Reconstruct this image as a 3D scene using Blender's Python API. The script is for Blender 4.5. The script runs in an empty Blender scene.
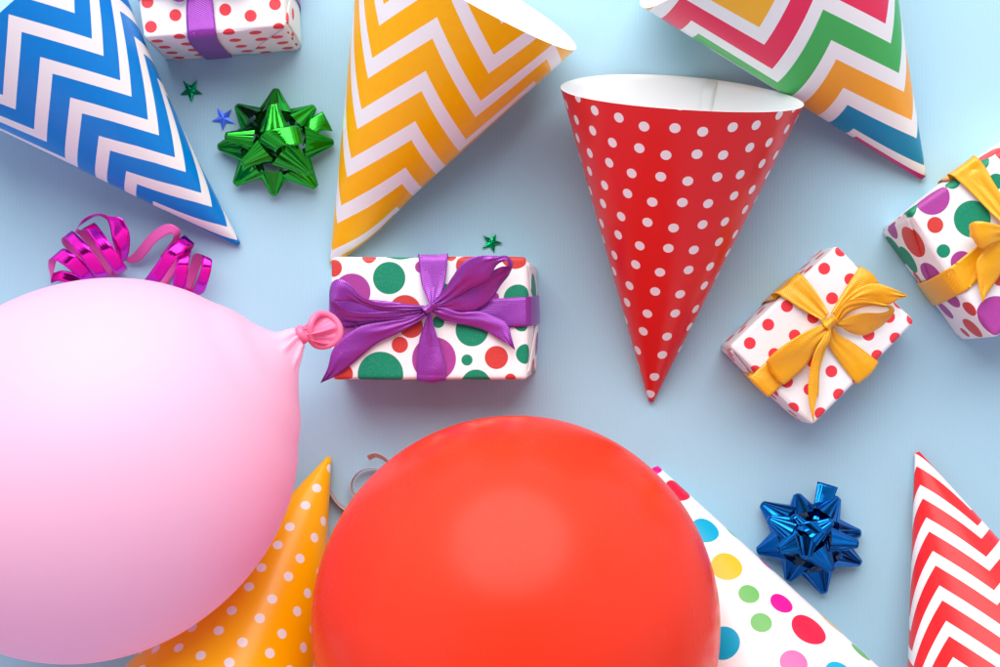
import bpy, bmesh, math, random
import numpy as np
from mathutils import Vector

# ---------------------------------------------------------------- units
# 1 "p" = half a millimetre on the table; lengths below are in p.
U = 0.0005
D = 1400.0                       # camera height
sc = bpy.context.scene
col = sc.collection

# ---------------------------------------------------------------- camera
cam_d = bpy.data.cameras.new('camera'); cam = bpy.data.objects.new('camera', cam_d); col.objects.link(cam)
cam.location = (0, 0, D * U); cam.rotation_euler = (0, 0, 0)
cam_d.sensor_width = 36; cam_d.lens = 36 * D / 1000.0
cam_d.clip_start = 0.05; cam_d.clip_end = 50
sc.camera = cam

# ---------------------------------------------------------------- exposure
sc.view_settings.view_transform = 'Standard'
sc.view_settings.look = 'None'
sc.view_settings.exposure = 0.0
sc.view_settings.gamma = 1.0
sc.cycles.max_bounces = 8
sc.cycles.sample_clamp_indirect = 6

# ---------------------------------------------------------------- world: made-up pale surround, softbox side bright, opposite side lavender to tint the shadows
world = bpy.data.worlds.new('World'); sc.world = world; world.use_nodes = True
wn = world.node_tree; wn.nodes.clear()
w_out = wn.nodes.new('ShaderNodeOutputWorld'); w_bg = wn.nodes.new('ShaderNodeBackground')
w_tc = wn.nodes.new('ShaderNodeTexCoord'); w_sep = wn.nodes.new('ShaderNodeSeparateXYZ')
w_r = wn.nodes.new('ShaderNodeValToRGB'); w_n = wn.nodes.new('ShaderNodeTexNoise')
w_m = wn.nodes.new('ShaderNodeMath'); w_m.operation = 'MULTIPLY_ADD'
w_a = wn.nodes.new('ShaderNodeMath'); w_a.operation = 'ADD'
w_n.inputs['Scale'].default_value = 2.2; w_n.inputs['Detail'].default_value = 3
wn.links.new(w_tc.outputs['Generated'], w_sep.inputs[0]); wn.links.new(w_tc.outputs['Generated'], w_n.inputs['Vector'])
wn.links.new(w_n.outputs['Fac'], w_m.inputs[0]); w_m.inputs[1].default_value = 2.6; w_m.inputs[2].default_value = -1.3
wn.links.new(w_sep.outputs['Y'], w_a.inputs[0]); wn.links.new(w_m.outputs[0], w_a.inputs[1])
w_mr = wn.nodes.new('ShaderNodeMapRange'); w_mr.inputs[1].default_value = -1.2; w_mr.inputs[2].default_value = 1.2
wn.links.new(w_a.outputs[0], w_mr.inputs[0]); wn.links.new(w_mr.outputs[0], w_r.inputs[0])
e = w_r.color_ramp.elements
e[0].position = 0.0; e[0].color = (0.50, 0.44, 0.62, 1)
e[1].position = 1.0; e[1].color = (1.0, 1.0, 1.0, 1)
for p, c in ((0.30, (0.62, 0.56, 0.76, 1)), (0.36, (0.10, 0.09, 0.12, 1)), (0.42, (0.80, 0.76, 0.90, 1)), (0.55, (0.85, 0.85, 0.88, 1)), (0.60, (0.12, 0.12, 0.14, 1)), (0.65, (0.95, 0.95, 0.97, 1))):  # narrow dark bands added so the foil reflects dark streaks
    k = w_r.color_ramp.elements.new(p); k.color = c
w_e = wn.nodes.new('ShaderNodeValToRGB'); wn.links.new(w_sep.outputs['Z'], w_e.inputs[0])   # overhead darkened to keep reflections on flat tops low, bright lower down
w_e.color_ramp.elements[0].position = 0.0; w_e.color_ramp.elements[0].color = (1, 1, 1, 1)
w_e.color_ramp.elements[1].position = 1.0; w_e.color_ramp.elements[1].color = (0.05, 0.05, 0.055, 1)
for p, c in ((0.70, (1, 1, 1, 1)), (0.86, (0.5, 0.5, 0.52, 1)), (0.94, (0.14, 0.14, 0.15, 1))):
    k = w_e.color_ramp.elements.new(p); k.color = c
w_x = wn.nodes.new('ShaderNodeMix'); w_x.data_type = 'RGBA'; w_x.blend_type = 'MULTIPLY'; w_x.inputs[0].default_value = 1.0
wn.links.new(w_r.outputs[0], w_x.inputs[6]); wn.links.new(w_e.outputs[0], w_x.inputs[7])
wn.links.new(w_x.outputs[2], w_bg.inputs[0]); w_bg.inputs[1].default_value = 1.12
wn.links.new(w_bg.outputs[0], w_out.inputs[0])

# ---------------------------------------------------------------- key light: round softbox beyond the top of the table
def area(name, loc, target, size, power, color):
    l = bpy.data.lights.new(name, 'AREA'); l.shape = 'DISK'; l.size = size; l.energy = power; l.color = color
    o = bpy.data.objects.new(name, l); col.objects.link(o); o.location = loc
    o.rotation_euler = (Vector(target) - Vector(loc)).to_track_quat('-Z', 'Y').to_euler()
    return o
area('softbox', (-0.06, 0.86, 0.78), (0, 0.0, 0), 1.35, 21.5, (1.0, 0.985, 0.965))

# ================================================================ helpers
def G(px, py, z=0.0):
    """point at height z that the photograph shows at (px, py), in p"""
    f = (D - z) / D
    return np.array([(px - 500) * f, (333.5 - py) * f, z], float)

def link(name, me, mats, parent=None, smooth=True):
    for m in (mats if isinstance(mats, (list, tuple)) else [mats]): me.materials.append(m)
    if smooth:
        me.polygons.foreach_set('use_smooth', [True] * len(me.polygons))
    o = bpy.data.objects.new(name, me); col.objects.link(o)
    if parent is not None:
        o.parent = parent
        o.matrix_parent_inverse = parent.matrix_world.inverted()
    return o

def tag(o, label, cat, group=None):
    o['label'] = label; o['category'] = cat
    if group: o['group'] = group
    return o

def thing(name, label, cat, loc, group=None):
    o = bpy.data.objects.new(name, None); col.objects.link(o)
    o.empty_display_size = 0.01
    o.location = (loc[0] * U, loc[1] * U, 0)
    bpy.context.view_layer.update()
    return tag(o, label, cat, group)

def mesh(name, V, F, uv=None, fmat=None):
    me = bpy.data.meshes.new(name)
    me.from_pydata([tuple(np.asarray(v) * U) for v in V], [], F)
    if uv is not None:
        l = me.uv_layers.new(name='UVMap')
        idx = [v for f in F for v in f]
        fl = np.array([uv[i] for i in idx], float).ravel()
        l.data.foreach_set('uv', fl)
    if fmat is not None: me.polygons.foreach_set('material_index', fmat)
    me.update()
    return me

def recalc(me):
    bm = bmesh.new(); bm.from_mesh(me); bmesh.ops.recalc_face_normals(bm, faces=bm.faces); bm.to_mesh(me); bm.free(); me.update()

def catmull(P, n):
    P = np.asarray(P, float); out = []
    Q = np.vstack([2 * P[0] - P[1], P, 2 * P[-1] - P[-2]])
    for i in range(1, len(Q) - 2):
        a, b, c, d = Q[i - 1], Q[i], Q[i + 1], Q[i + 2]
        for k in range(n):
            t = k / n
            out.append(0.5 * ((2 * b) + (-a + c) * t + (2 * a - 5 * b + 4 * c - d) * t * t + (-a + 3 * b - 3 * c + d) * t ** 3))
    out.append(P[-1]); return np.array(out)

def catmull_closed(P, n):
    P = np.asarray(P, float); m = len(P); out = []
    for i in range(m):
        a, b, c, d = P[i - 1], P[i], P[(i + 1) % m], P[(i + 2) % m]
        for k in range(n):
            t = k / n
            out.append(0.5 * ((2 * b) + (-a + c) * t + (2 * a - 5 * b + 4 * c - d) * t * t + (-a + 3 * b - 3 * c + d) * t ** 3))
    return np.array(out)

def strip(name, E1, E2, mats, parent=None, n=8, m=10, thick=0.4, crown=0.0, ripple=0.0, cup=None, two=False, smooth_path=True, seed=0, up=None, box=None):
    """a ribbon between two 3-D edge curves; thickness, cross curvature and gathered folds"""
    A = catmull(E1, n) if smooth_path else np.asarray(E1, float)
    B = catmull(E2, n) if smooth_path else np.asarray(E2, float)
    L = len(A); mid = (A + B) / 2
    tan = np.gradient(mid, axis=0); tan /= (np.linalg.norm(tan, axis=1)[:, None] + 1e-9)
    wv = B - A; w = np.linalg.norm(wv, axis=1); wn_ = wv / (w[:, None] + 1e-9)
    nor = np.cross(tan, wn_); nor /= (np.linalg.norm(nor, axis=1)[:, None] + 1e-9)
    for i in range(1, L):
        if nor[i] @ nor[i - 1] < 0: nor[i] = -nor[i]
    if nor[0][2] < 0: nor = -nor
    if up is not None and nor[0] @ np.array(up, float) < 0: nor = -nor
    wm = w.max(); s = np.r_[0, np.cumsum(np.linalg.norm(np.diff(mid, axis=0), axis=1))]
    rnd = random.Random(seed); ph = rnd.random() * 6
    V = []; UV = []
    for side in (0, 1):
        for i in range(L):
            g = max(0.0, 1 - w[i] / wm)
            cr = crown if cup is None else np.interp(i / (L - 1), np.linspace(0, 1, len(cup)), cup)
            for j in range(m + 1):
                v = j / m; q = 2 * v - 1
                off = cr * (1 - q * q)
                off += ripple * g * math.sin(q * 7.5 + ph) * (1 - q ** 4)
                off += ripple * 0.22 * math.sin(q * 3.1 + s[i] * 0.13 + ph) * (1 - q * q) * min(1, w[i] / 6)
                P = A[i] + wv[i] * v + nor[i] * (off + (thick / 2 if side == 0 else -thick / 2))
                V.append(P); UV.append((s[i], q * w[i] / 2))
    N = L * (m + 1); F = []; FM = []
    if box is not None:
        V = list(box.push_out(V[:N], 2.2)) + list(box.push_out(V[N:], 1.5))
    for i in range(L - 1):
        for j in range(m):
            a = i * (m + 1) + j; b = a + 1; c = b + m + 1; d = a + m + 1
            F.append((a, b, c, d)); FM.append(0)
            F.append((N + a, N + d, N + c, N + b)); FM.append(1 if two else 0)
    for i in range(L - 1):
        for j in (0, m):
            a = i * (m + 1) + j; d = a + m + 1
            F.append((a, d, N + d, N + a)); FM.append(0)
    for i in (0, L - 1):
        for j in range(m):
            a = i * (m + 1) + j; F.append((a, a + 1, N + a + 1, N + a)); FM.append(0)
    me = mesh(name, V, F, UV, FM)
    recalc(me)
    return link(name, me, mats, parent)

def tube(name, P, R, mat, parent=None, n=6, seg=14, closed=False, squash=1.0):
    Pp = catmull_closed(P, n) if closed else catmull(P, n)
    Rr = np.interp(np.linspace(0, 1, len(Pp)), np.linspace(0, 1, len(R)), R)
    L = len(Pp); V = []; F = []
    nrm = np.array([0, 0, 1.0])
    for i in range(L):
        t = Pp[(i + 1) % L if closed else min(i + 1, L - 1)] - Pp[(i - 1) % L if closed else max(i - 1, 0)]
        t /= np.linalg.norm(t) + 1e-9
        nrm = nrm - t * (nrm @ t)
        if np.linalg.norm(nrm) < 1e-3: nrm = np.cross(t, [1, 0, 0])
        nrm /= np.linalg.norm(nrm); b = np.cross(t, nrm)
        for k in range(seg):
            a = 2 * math.pi * k / seg
            V.append(Pp[i] + Rr[i] * (math.cos(a) * nrm * squash + math.sin(a) * b))
    for i in range(L if closed else L - 1):
        for k in range(seg):
            a = i * seg + k; b = i * seg + (k + 1) % seg; j = ((i + 1) % L) * seg
            F.append((a, b, j + (k + 1) % seg, j + k))
    if not closed:
        F.append(tuple(range(seg))[::-1]); F.append(tuple((L - 1) * seg + k for k in range(seg)))
    me = mesh(name, V, F); recalc(me)
    return link(name, me, mat, parent)

# ---------------------------------------------------------------- node helpers
class NT:
    def __init__(s, name, rough=0.5, spec=0.5, metal=0.0, base=(0.8, 0.8, 0.8), coat=0.0, sheen=0.0):
        s.m = bpy.data.materials.new(name); s.m.use_nodes = True; s.t = s.m.node_tree
        s.b = s.t.nodes['Principled BSDF']
        s.b.inputs['Roughness'].default_value = rough; s.b.inputs['Specular IOR Level'].default_value = spec
        s.b.inputs['Metallic'].default_value = metal; s.b.inputs['Base Color'].default_value = (*base, 1)
        s.b.inputs['Coat Weight'].default_value = coat; s.b.inputs['Coat Roughness'].default_value = 0.12
        s.b.inputs['Sheen Weight'].default_value = sheen
    def n(s, t): return s.t.nodes.new(t)
    def put(s, sock, v):
        if isinstance(v, bpy.types.NodeSocket): s.t.links.new(v, sock)
        elif isinstance(v, (tuple, list)) and sock.type == 'RGBA': sock.default_value = (*v[:3], 1)
        else: sock.default_value = v
    def math(s, op, a, b=0.0, c=0.0):
        n = s.n('ShaderNodeMath'); n.operation = op
        for i, v in enumerate((a, b, c)): s.put(n.inputs[i], v)
        return n.outputs[0]
    def uv(s):
        n = s.n('ShaderNodeTexCoord'); sep = s.n('ShaderNodeSeparateXYZ'); s.t.links.new(n.outputs['UV'], sep.inputs[0])
        return n.outputs['UV'], sep.outputs[0], sep.outputs[1]
    def mix(s, f, a, b):
        n = s.n('ShaderNodeMix'); n.data_type = 'RGBA'; n.clamp_factor = True
        s.put(n.inputs[0], f); s.put(n.inputs[6], a); s.put(n.inputs[7], b); return n.outputs[2]
    def noise(s, scale, detail=2, coord=None, rough=0.5):
        n = s.n('ShaderNodeTexNoise'); n.inputs['Scale'].default_value = scale; n.inputs['Detail'].default_value = detail
        n.inputs['Roughness'].default_value = rough
        if coord is None:
            c = s.n('ShaderNodeTexCoord'); coord = c.outputs['Object']
        s.t.links.new(coord, n.inputs['Vector']); return n.outputs['Fac']
    def bump(s, h, strength, dist, prev=None):
        n = s.n('ShaderNodeBump'); n.inputs['Strength'].default_value = strength; n.inputs['Distance'].default_value = dist
        s.t.links.new(h, n.inputs['Height'])
        if prev is not None: s.t.links.new(prev, n.inputs['Normal'])
        return n.outputs[0]
    def translucent(s, fac, colour):
        t = s.n('ShaderNodeBsdfTranslucent'); s.put(t.inputs['Color'], colour); x = s.n('ShaderNodeMixShader'); x.inputs[0].default_value = fac
        s.t.links.new(s.b.outputs[0], x.inputs[1]); s.t.links.new(t.outputs[0], x.inputs[2])
        s.t.links.new(x.outputs[0], s.t.nodes['Material Output'].inputs['Surface'])
    def base(s, c): s.put(s.b.inputs['Base Color'], c)
    def normal(s, c): s.t.links.new(c, s.b.inputs['Normal'])

WHITE = (0.86, 0.85, 0.86)

def paper_finish(m, grain=0.06, crease=0.0):
    h = m.noise(2600, 2); b = m.bump(h, grain, 0.0002)
    h3 = m.noise(26, 1); b = m.bump(h3, 0.20, 0.002, b)
    if crease:
        v = m.n('ShaderNodeTexVoronoi'); v.feature = 'DISTANCE_TO_EDGE'; v.inputs['Scale'].default_value = 34
        c = m.n('ShaderNodeTexCoord'); mp = m.n('ShaderNodeVectorMath'); mp.operation = 'ADD'
        nz = m.n('ShaderNodeTexNoise'); nz.inputs['Scale'].default_value = 20
        m.t.links.new(c.outputs['Object'], nz.inputs['Vector'])
        sc_ = m.n('ShaderNodeVectorMath'); sc_.operation = 'SCALE'; sc_.inputs['Scale'].default_value = 0.05
        m.t.links.new(nz.outputs['Color'], sc_.inputs[0]); m.t.links.new(c.outputs['Object'], mp.inputs[0]); m.t.links.new(sc_.outputs[0], mp.inputs[1])
        m.t.links.new(mp.outputs[0], v.inputs['Vector'])
        e_ = m.math('MINIMUM', v.outputs['Distance'], 0.05)
        b = m.bump(e_, crease, 0.004, b)
    m.normal(b)

def mat_chevron(name, par, colours, colour_first, rough=0.30, last=None):
    """zigzag bands printed on the flat sheet the hat is rolled from"""
    O, t, c, A, f = par
    m = NT(name, rough=rough, spec=0.26)
    _, u, v = m.uv()
    det = t[0] * c[1] - t[1] * c[0]
    du = m.math('SUBTRACT', u, O[0]); dv = m.math('SUBTRACT', v, O[1])
    a = m.math('ADD', m.math('MULTIPLY', du, c[1] / det), m.math('MULTIPLY', dv, -c[0] / det))
    b = m.math('ADD', m.math('MULTIPLY', du, -t[1] / det), m.math('MULTIPLY', dv, t[0] / det))
    s = m.math('SUBTRACT', a, m.math('MULTIPLY', m.math('PINGPONG', b, 1.0), A))
    first = m.math('LESS_THAN', m.math('FRACT', s), f)
    if isinstance(colours, list):
        cc = colours[-1][1]; fl = m.math('FLOOR', s)
        for i, q in colours[:-1]:
            cc = m.mix(m.math('COMPARE', fl, float(i), 0.2), cc, q)
    else: cc = colours
    nz = m.noise(300, 3)
    if isinstance(cc, tuple): cc = m.mix(nz, tuple(x * 0.93 for x in cc), tuple(min(1, x * 1.05) for x in cc))
    res = m.mix(first, WHITE, cc) if colour_first else m.mix(first, cc, WHITE)
    if last: res = m.mix(m.math('GREATER_THAN', s, last[0]), res, last[1])
    m.base(res)
    paper_finish(m)
    return m.m

def mat_lattice(name, par, r, ground, rough=0.26):
    """rows of small white dots: a square lattice whose every other dot is nudged"""
    O, p, q, e = [np.array(x) for x in par]
    m = NT(name, rough=rough, spec=0.3)
    _, u, v = m.uv()
    A, B = p + q, p - q; det = A[0] * B[1] - A[1] * B[0]
    tot = None
    for off in (O, O + p + e):
        du = m.math('SUBTRACT', u, off[0]); dv = m.math('SUBTRACT', v, off[1])
        a = m.math('ADD', m.math('MULTIPLY', du, B[1] / det), m.math('MULTIPLY', dv, -B[0] / det))
        b = m.math('ADD', m.math('MULTIPLY', du, -A[1] / det), m.math('MULTIPLY', dv, A[0] / det))
        fa = m.math('SUBTRACT', a, m.math('ROUND', a)); fb = m.math('SUBTRACT', b, m.math('ROUND', b))
        x = m.math('ADD', m.math('MULTIPLY', fa, A[0]), m.math('MULTIPLY', fb, B[0]))
        y = m.math('ADD', m.math('MULTIPLY', fa, A[1]), m.math('MULTIPLY', fb, B[1]))
        d = m.math('SQRT', m.math('ADD', m.math('MULTIPLY', x, x), m.math('MULTIPLY', y, y)))
        k = m.math('LESS_THAN', d, r); tot = k if tot is None else m.math('MAXIMUM', tot, k)
    m.base(m.mix(tot, ground, (0.84, 0.80, 0.81)))
    paper_finish(m)
    return m.m

def mat_dots(name, dots, rough=0.38, crease=0.25, grain=0.0):
    """dots: (u, v, radius, colour) on the unfolded sheet"""
    m = NT(name, rough=rough, spec=0.28)
    vec, u, v = m.uv()
    c = WHITE
    sp = m.noise(3500, 1)
    for (x, y, r, q) in dots:
        n = m.n('ShaderNodeVectorMath'); n.operation = 'DISTANCE'; m.t.links.new(vec, n.inputs[0]); n.inputs[1].default_value = (x, y, 0)
        k = m.n('ShaderNodeMapRange'); k.inputs[1].default_value = r - 0.25; k.inputs[2].default_value = r + 0.25
        k.inputs[3].default_value = 1; k.inputs[4].default_value = 0; m.t.links.new(n.outputs['Value'], k.inputs[0])
        c = m.mix(k.outputs[0], c, q)
    if grain:
        f = m.math('MULTIPLY', m.math('GREATER_THAN', sp, 0.62), grain)
        c = m.mix(f, c, (0.85, 0.7, 0.6))
    m.base(c)
    paper_finish(m, 0.08, crease)
    return m.m

def mat_satin(name, base, sheen_col, rough=0.36, metal=0.22, thru=(1, 1, 1)):
    m = NT(name, rough=rough, spec=0.6, base=base, sheen=0.0, metal=metal)
    m.b.inputs['Sheen Tint'].default_value = (*sheen_col, 1); m.b.inputs['Sheen Roughness'].default_value = 0.35
    m.b.inputs['Anisotropic'].default_value = 0.55
    m.b.inputs['Coat Weight'].default_value = 0.35; m.b.inputs['Coat Roughness'].default_value = 0.32
    _, u, v = m.uv()
    # fine diagonal weave plus fine cross ribs and darker selvedge threads
    w1 = m.math('SINE', m.math('MULTIPLY', m.math('ADD', u, m.math('MULTIPLY', v, 0.55)), 3.1))
    w2 = m.math('SINE', m.math('MULTIPLY', v, 4.4))
    h = m.math('ADD', w1, m.math('MULTIPLY', w2, 0.35))
    nz = m.noise(520, 3)
    b = m.bump(h, 0.32, 0.00018); b = m.bump(nz, 0.14, 0.0006, b)
    nb = m.noise(110, 2); b = m.bump(nb, 0.18, 0.0018, b)
    m.normal(b)
    f = m.math('MULTIPLY_ADD', h, 0.22, 0.5)
    m.base(m.mix(f, (base[0] * 0.97, base[1] * 0.82, base[2] * 0.88), tuple(min(1, x * 1.18) for x in base)))
    m.translucent(0.10, thru)
    return m.m

def mat_foil(name, base, rough=0.12, streak=0.12):
    m = NT(name, rough=rough, spec=0.5, metal=1.0, base=base)
    _, u, v = m.uv()
    cmb = m.n('ShaderNodeCombineXYZ')
    m.t.links.new(m.math('MULTIPLY', u, 0.02), cmb.inputs[0]); m.t.links.new(m.math('MULTIPLY', v, 0.55), cmb.inputs[1])
    n = m.n('ShaderNodeTexNoise'); n.inputs['Scale'].default_value = 1.0; n.inputs['Detail'].default_value = 2
    m.t.links.new(cmb.outputs[0], n.inputs['Vector'])
    b = m.bump(n.outputs['Fac'], streak, 0.0012)
    nb = m.noise(140, 1); b = m.bump(nb, 0.15, 0.001, b)
    m.normal(b); return m.m

# ================================================================ the setting
def build_ground():
    m = NT('ribbed_blue_paper', rough=0.75, spec=0.25)
    tc = m.n('ShaderNodeTexCoord'); sep = m.n('ShaderNodeSeparateXYZ'); m.t.links.new(tc.outputs['Object'], sep.inputs[0])
    nz = m.noise(60, 3); fine = m.noise(1500, 3)
    rib = m.math('SINE', m.math('ADD', m.math('MULTIPLY', sep.outputs[0], 2 * math.pi / 0.0019), m.math('MULTIPLY', nz, 9.0)))
    h = m.math('ADD', m.math('MULTIPLY', rib, 0.5), m.math('MULTIPLY', fine, 1.2))
    m.normal(m.bump(h, 0.15, 0.00016))
    c1, c2 = (0.365, 0.600, 0.735), (0.405, 0.640, 0.775)
    m.base(m.mix(m.math('ADD', m.math('MULTIPLY', fine, 0.6), m.math('MULTIPLY_ADD', rib, 0.12, 0.2)), c1, c2))
    s = 1800
    me = mesh('table_surface', [(-s, -s, 0), (s, -s, 0), (s, s, 0), (-s, s, 0)], [(0, 1, 2, 3)])
    o = link('table_surface', me, m.m, smooth=False); o['kind'] = 'structure'
    return o
build_ground()

# ================================================================ party hats
def hat_basis(h, th):
    a = np.array([math.cos(h) * math.cos(th), math.sin(h) * math.cos(th), math.sin(th)])
    s = np.array([-math.sin(h), math.cos(h), 0]); u = np.cross(a, s)
    return a, s, (-u if u[2] < 0 else u)

def hat(label, par, mat, seam=0.0, bow=(0, 0), fat=(0, 0), trim=7.0, wob=0.0, seed=1, tipcol=None):
    """paper cone lying on its side: slightly flattened, blunt tip, printed outside, white inside"""
    ax, ay, h, al, k, L = par
    th = math.atan(k * math.tan(al)); A = np.array([ax, ay, 2.0]); a, s, u = hat_basis(h, th); t = math.tan(al)
    N = 144; M = 56
    psi = np.linspace(-math.pi, math.pi, N + 1) + (seam - math.copysign(math.pi, seam))
    pf = np.linspace(-math.pi, math.pi, 721)
    d = a + t * (np.sin(pf)[:, None] * s + k * np.cos(pf)[:, None] * u); d /= np.linalg.norm(d, axis=1)[:, None]
    c = np.r_[0, np.cumsum(np.arccos(np.clip(np.sum(d[1:] * d[:-1], 1), -1, 1)))]; c -= np.interp(0, pf, c)
    rnd = random.Random(seed); ph = [rnd.random() * 6.28 for _ in range(4)]
    def P(ps, r, inner=0.0):
        q = (ps + math.pi) % (2 * math.pi) - math.pi
        dd = a + t * (math.sin(ps) * s + k * math.cos(ps) * u); dd /= np.linalg.norm(dd)
        nn = math.cos(ps) * u + math.sin(ps) * s
        f = r / L
        lat = bow[0] * max(0.0, math.sin(ps)) + bow[1] * min(0.0, math.sin(ps))
        lat += (fat[0] * max(0.0, math.sin(ps)) + fat[1] * min(0.0, math.sin(ps))) * math.exp(-((r - 62) / 42) ** 2) / max(0.05, math.sin(math.pi * min(0.98, max(0.02, f))))
        bulge = math.sin(math.pi * min(1, max(0, f))) ** 1.0
        wv = wob * f * f * (math.sin(2 * ps + ph[0]) + 0.5 * math.sin(3 * ps + ph[1]))
        p = A + r * dd + s * lat * bulge + nn * (wv - inner)
        if inner and p[2] < 1.2: p[2] = 1.2
        if p[2] < 0.6: p[2] = 0.6
        return p
    rs = trim + (L - trim) * (np.linspace(0, 1, M + 1))
    V = []; UV = []; F = []; FM = []
    for r in rs:
        for ps in psi:
            q = (ps + math.pi) % (2 * math.pi) - math.pi
            V.append(P(ps, r)); 
            phi = np.interp(ps if abs(ps) <= math.pi else ps, pf, c) if abs(ps) <= math.pi else (c[-1] - c[0]) * math.copysign(1, ps) + np.interp(q, pf, c)
            UV.append((r * math.sin(phi), r * math.cos(phi)))
    W = N + 1
    for i in range(M):
        for j in range(N):
            x = i * W + j; F.append((x, x + 1, x + W + 1, x + W)); FM.append(0)
    # rolled end of the blunt tip
    V.append(sum(V[:W - 1]) / (W - 1)); UV.append((0, 0)); ci = len(V) - 1
    for j in range(N): F.append((ci, j + 1, j)); FM.append(0)
    me = mesh('party_hat', V, F, UV, FM); recalc(me)
    o = tag(link('party_hat', me, mat), label, 'party hat', 'paper party hats lying on the table')
    # white inside
    V = []; F = []
    for r in rs[7:]:
        for ps in psi[:-1]: V.append(P(ps, r, 1.0))
    for ps in psi[:-1]: V.append(P(ps, L, 0.0))
    R = M + 1 - 7 + 1
    for i in range(R - 1):
        for j in range(N):
            x = i * N + j; y = i * N + (j + 1) % N; F.append((x, x + N, y + N, y))
    me = mesh('inner_lining', V, F); recalc(me)
    link('inner_lining', me, M_lining, o)
    # overlap where the sheet is glued inside
    sp = psi[0] if seam else math.pi * 0.97
    E1 = [P(sp, r, 1.6) for r in np.linspace(L * 0.3, L - 0.6, 7)]; E2 = [P(sp + 0.13, r, 1.6) for r in np.linspace(L * 0.3, L - 0.6, 7)]
    strip('glued_seam', E1, E2, M_lining, o, n=3, m=3, thick=0.2)
    return o

ml = NT('white_card_inside', rough=0.5, spec=0.4, base=(0.87, 0.88, 0.90)); paper_finish(ml, 0.05); M_lining = ml.m

ORANGE = (1.0, 0.47, 0.0)
hat('blue and white zigzag paper party hat beside the magenta curling ribbon',
    [-256, 84.5, 2.3105, 0.3478, 0.9645, 326], mat_chevron('blue_zigzag_card', ((-5.67, 320.19), (7.72, -44.7), (-48.77, -7.56), 1.332, 0.405), (0.0, 0.215, 0.66), False),
    seam=2.75, bow=(0, -7), seed=2)
hat('golden yellow and white zigzag party hat with its tip at the purple ribboned gift',
    [-170.58, 64.06, 1.0575, 0.3537, 0.9132, 328.73], mat_chevron('golden_zigzag_card', ((2.24, 302.19), (-9.77, -51.9), (-55.46, 4.93), 1.323, 0.392), (1.0, 0.47, 0.0), False, last=(4.25, (1.0, 0.47, 0.0))),
    seam=2.9, seed=3, wob=1.5, fat=(0, 4))
hat('red paper party hat with small white dots and open white mouth',
    [150.3, -73.9, 1.5117, 0.35007, 0.9127, 332.1], mat_lattice('red_dotted_card', ((64.203, 312.044), (3.237, -24.863), (-25.18, 0.781), (1.2725, -2.5623)), 4.75, (0.74, 0.018, 0.018)),
    seam=-2.85, seed=4, wob=1.5)
hat('pink, green, orange and blue zigzag paper party hat above the small gift with golden ribbon',
    [427.2, 149.0, 2.2553, 0.38238, 0.8, 343.8], mat_chevron('rainbow_zigzag_card', ((15.93, 241.05), (9.326, -53.42), (-58.02, -10.85), 1.303, 0.607),
    [(-1, (0.80, 0.03, 0.10)), (0, (0.06, 0.43, 0.10)), (1, (0.90, 0.37, 0.03)), (2, (0.0, 0.24, 0.46)), (3, (0.62, 0.01, 0.16)), (-3, (0.80, 0.03, 0.10)), (-2, (0.92, 0.45, 0.03))], True, last=(2.86, (0.62, 0.01, 0.16))),
    seam=2.8, seed=5, wob=1.5, trim=10)
hat('orange paper party hat with small white dots between the pink and the red balloon',
    [-167.98, -117.88, 4.3297, 0.35325, 0.9313, 326.25], mat_lattice('orange_dotted_card', ((6.864, 17.094), (-3.916, 24.867), (25.786, 0.721), (-1.025, 2.666)), 4.7, ORANGE),
    seam=-2.9, seed=6)
hat('red and white zigzag paper party hat standing alone in the lower right corner',
    [414.24, -112.6, -1.2889, 0.3794, 0.7818, 326.25], mat_chevron('red_zigzag_card', ((-11.33, 39.92), (-7.88, 33.8), (47.27, 9.1), 1.389, 0.422), (0.80, 0.022, 0.028), False),
    seam=2.9, seed=8)
MAG, CRIM, CYAN, YEL, GRN, PNK = (0.78, 0.002, 0.26), (0.72, 0.010, 0.05), (0.0, 0.36, 0.58), (0.88, 0.45, 0.02), (0.14, 0.43, 0.11), (0.82, 0.13, 0.36)
md = [(-2.5, 7.5, 7.5, MAG), (7.6, 39.5, 13.5, CRIM), (11.9, 91, 14, CYAN), (13.7, 134.6, 14.8, YEL), (19.7, 168.5, 9.8, GRN), (16.7, 199, 9.8, GRN),
      (45.7, 185.5, 11.1, MAG), (57.6, 217.4, 17.0, CRIM), (-23, 201, 15.5, CYAN), (25.3, 245.1, 12.4, PNK), (60.4, 268.1, 13.9, CYAN), (70, 131, 10, MAG),
      (50, 92, 9.0, GRN), (108, 201, 15, YEL), (113, 240, 11, GRN), (-20, 150, 11, MAG), (-30, 245, 14, YEL), (-10, 285, 12, CRIM), (-50, 170, 10, GRN),
      (-45, 110, 11, CRIM), (-60, 220, 12, PNK), (100, 290, 14, MAG), (30, 300, 12, YEL), (-80, 180, 14, CYAN), (140, 230, 12, CYAN), (90, 165, 8, YEL), (-35, 60, 9, GRN)]
md = [(u + 3.5, v + 7.2, r, q) for u, v, r, q in md]
hat('white paper party hat with large many coloured dots behind the red balloon',
    [147.8, -122.9, -1.1199, 0.3585, 0.9, 334], mat_dots('many_dotted_card', md, 0.33, 0.0), seam=-2.9, seed=7, trim=14)

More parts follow.
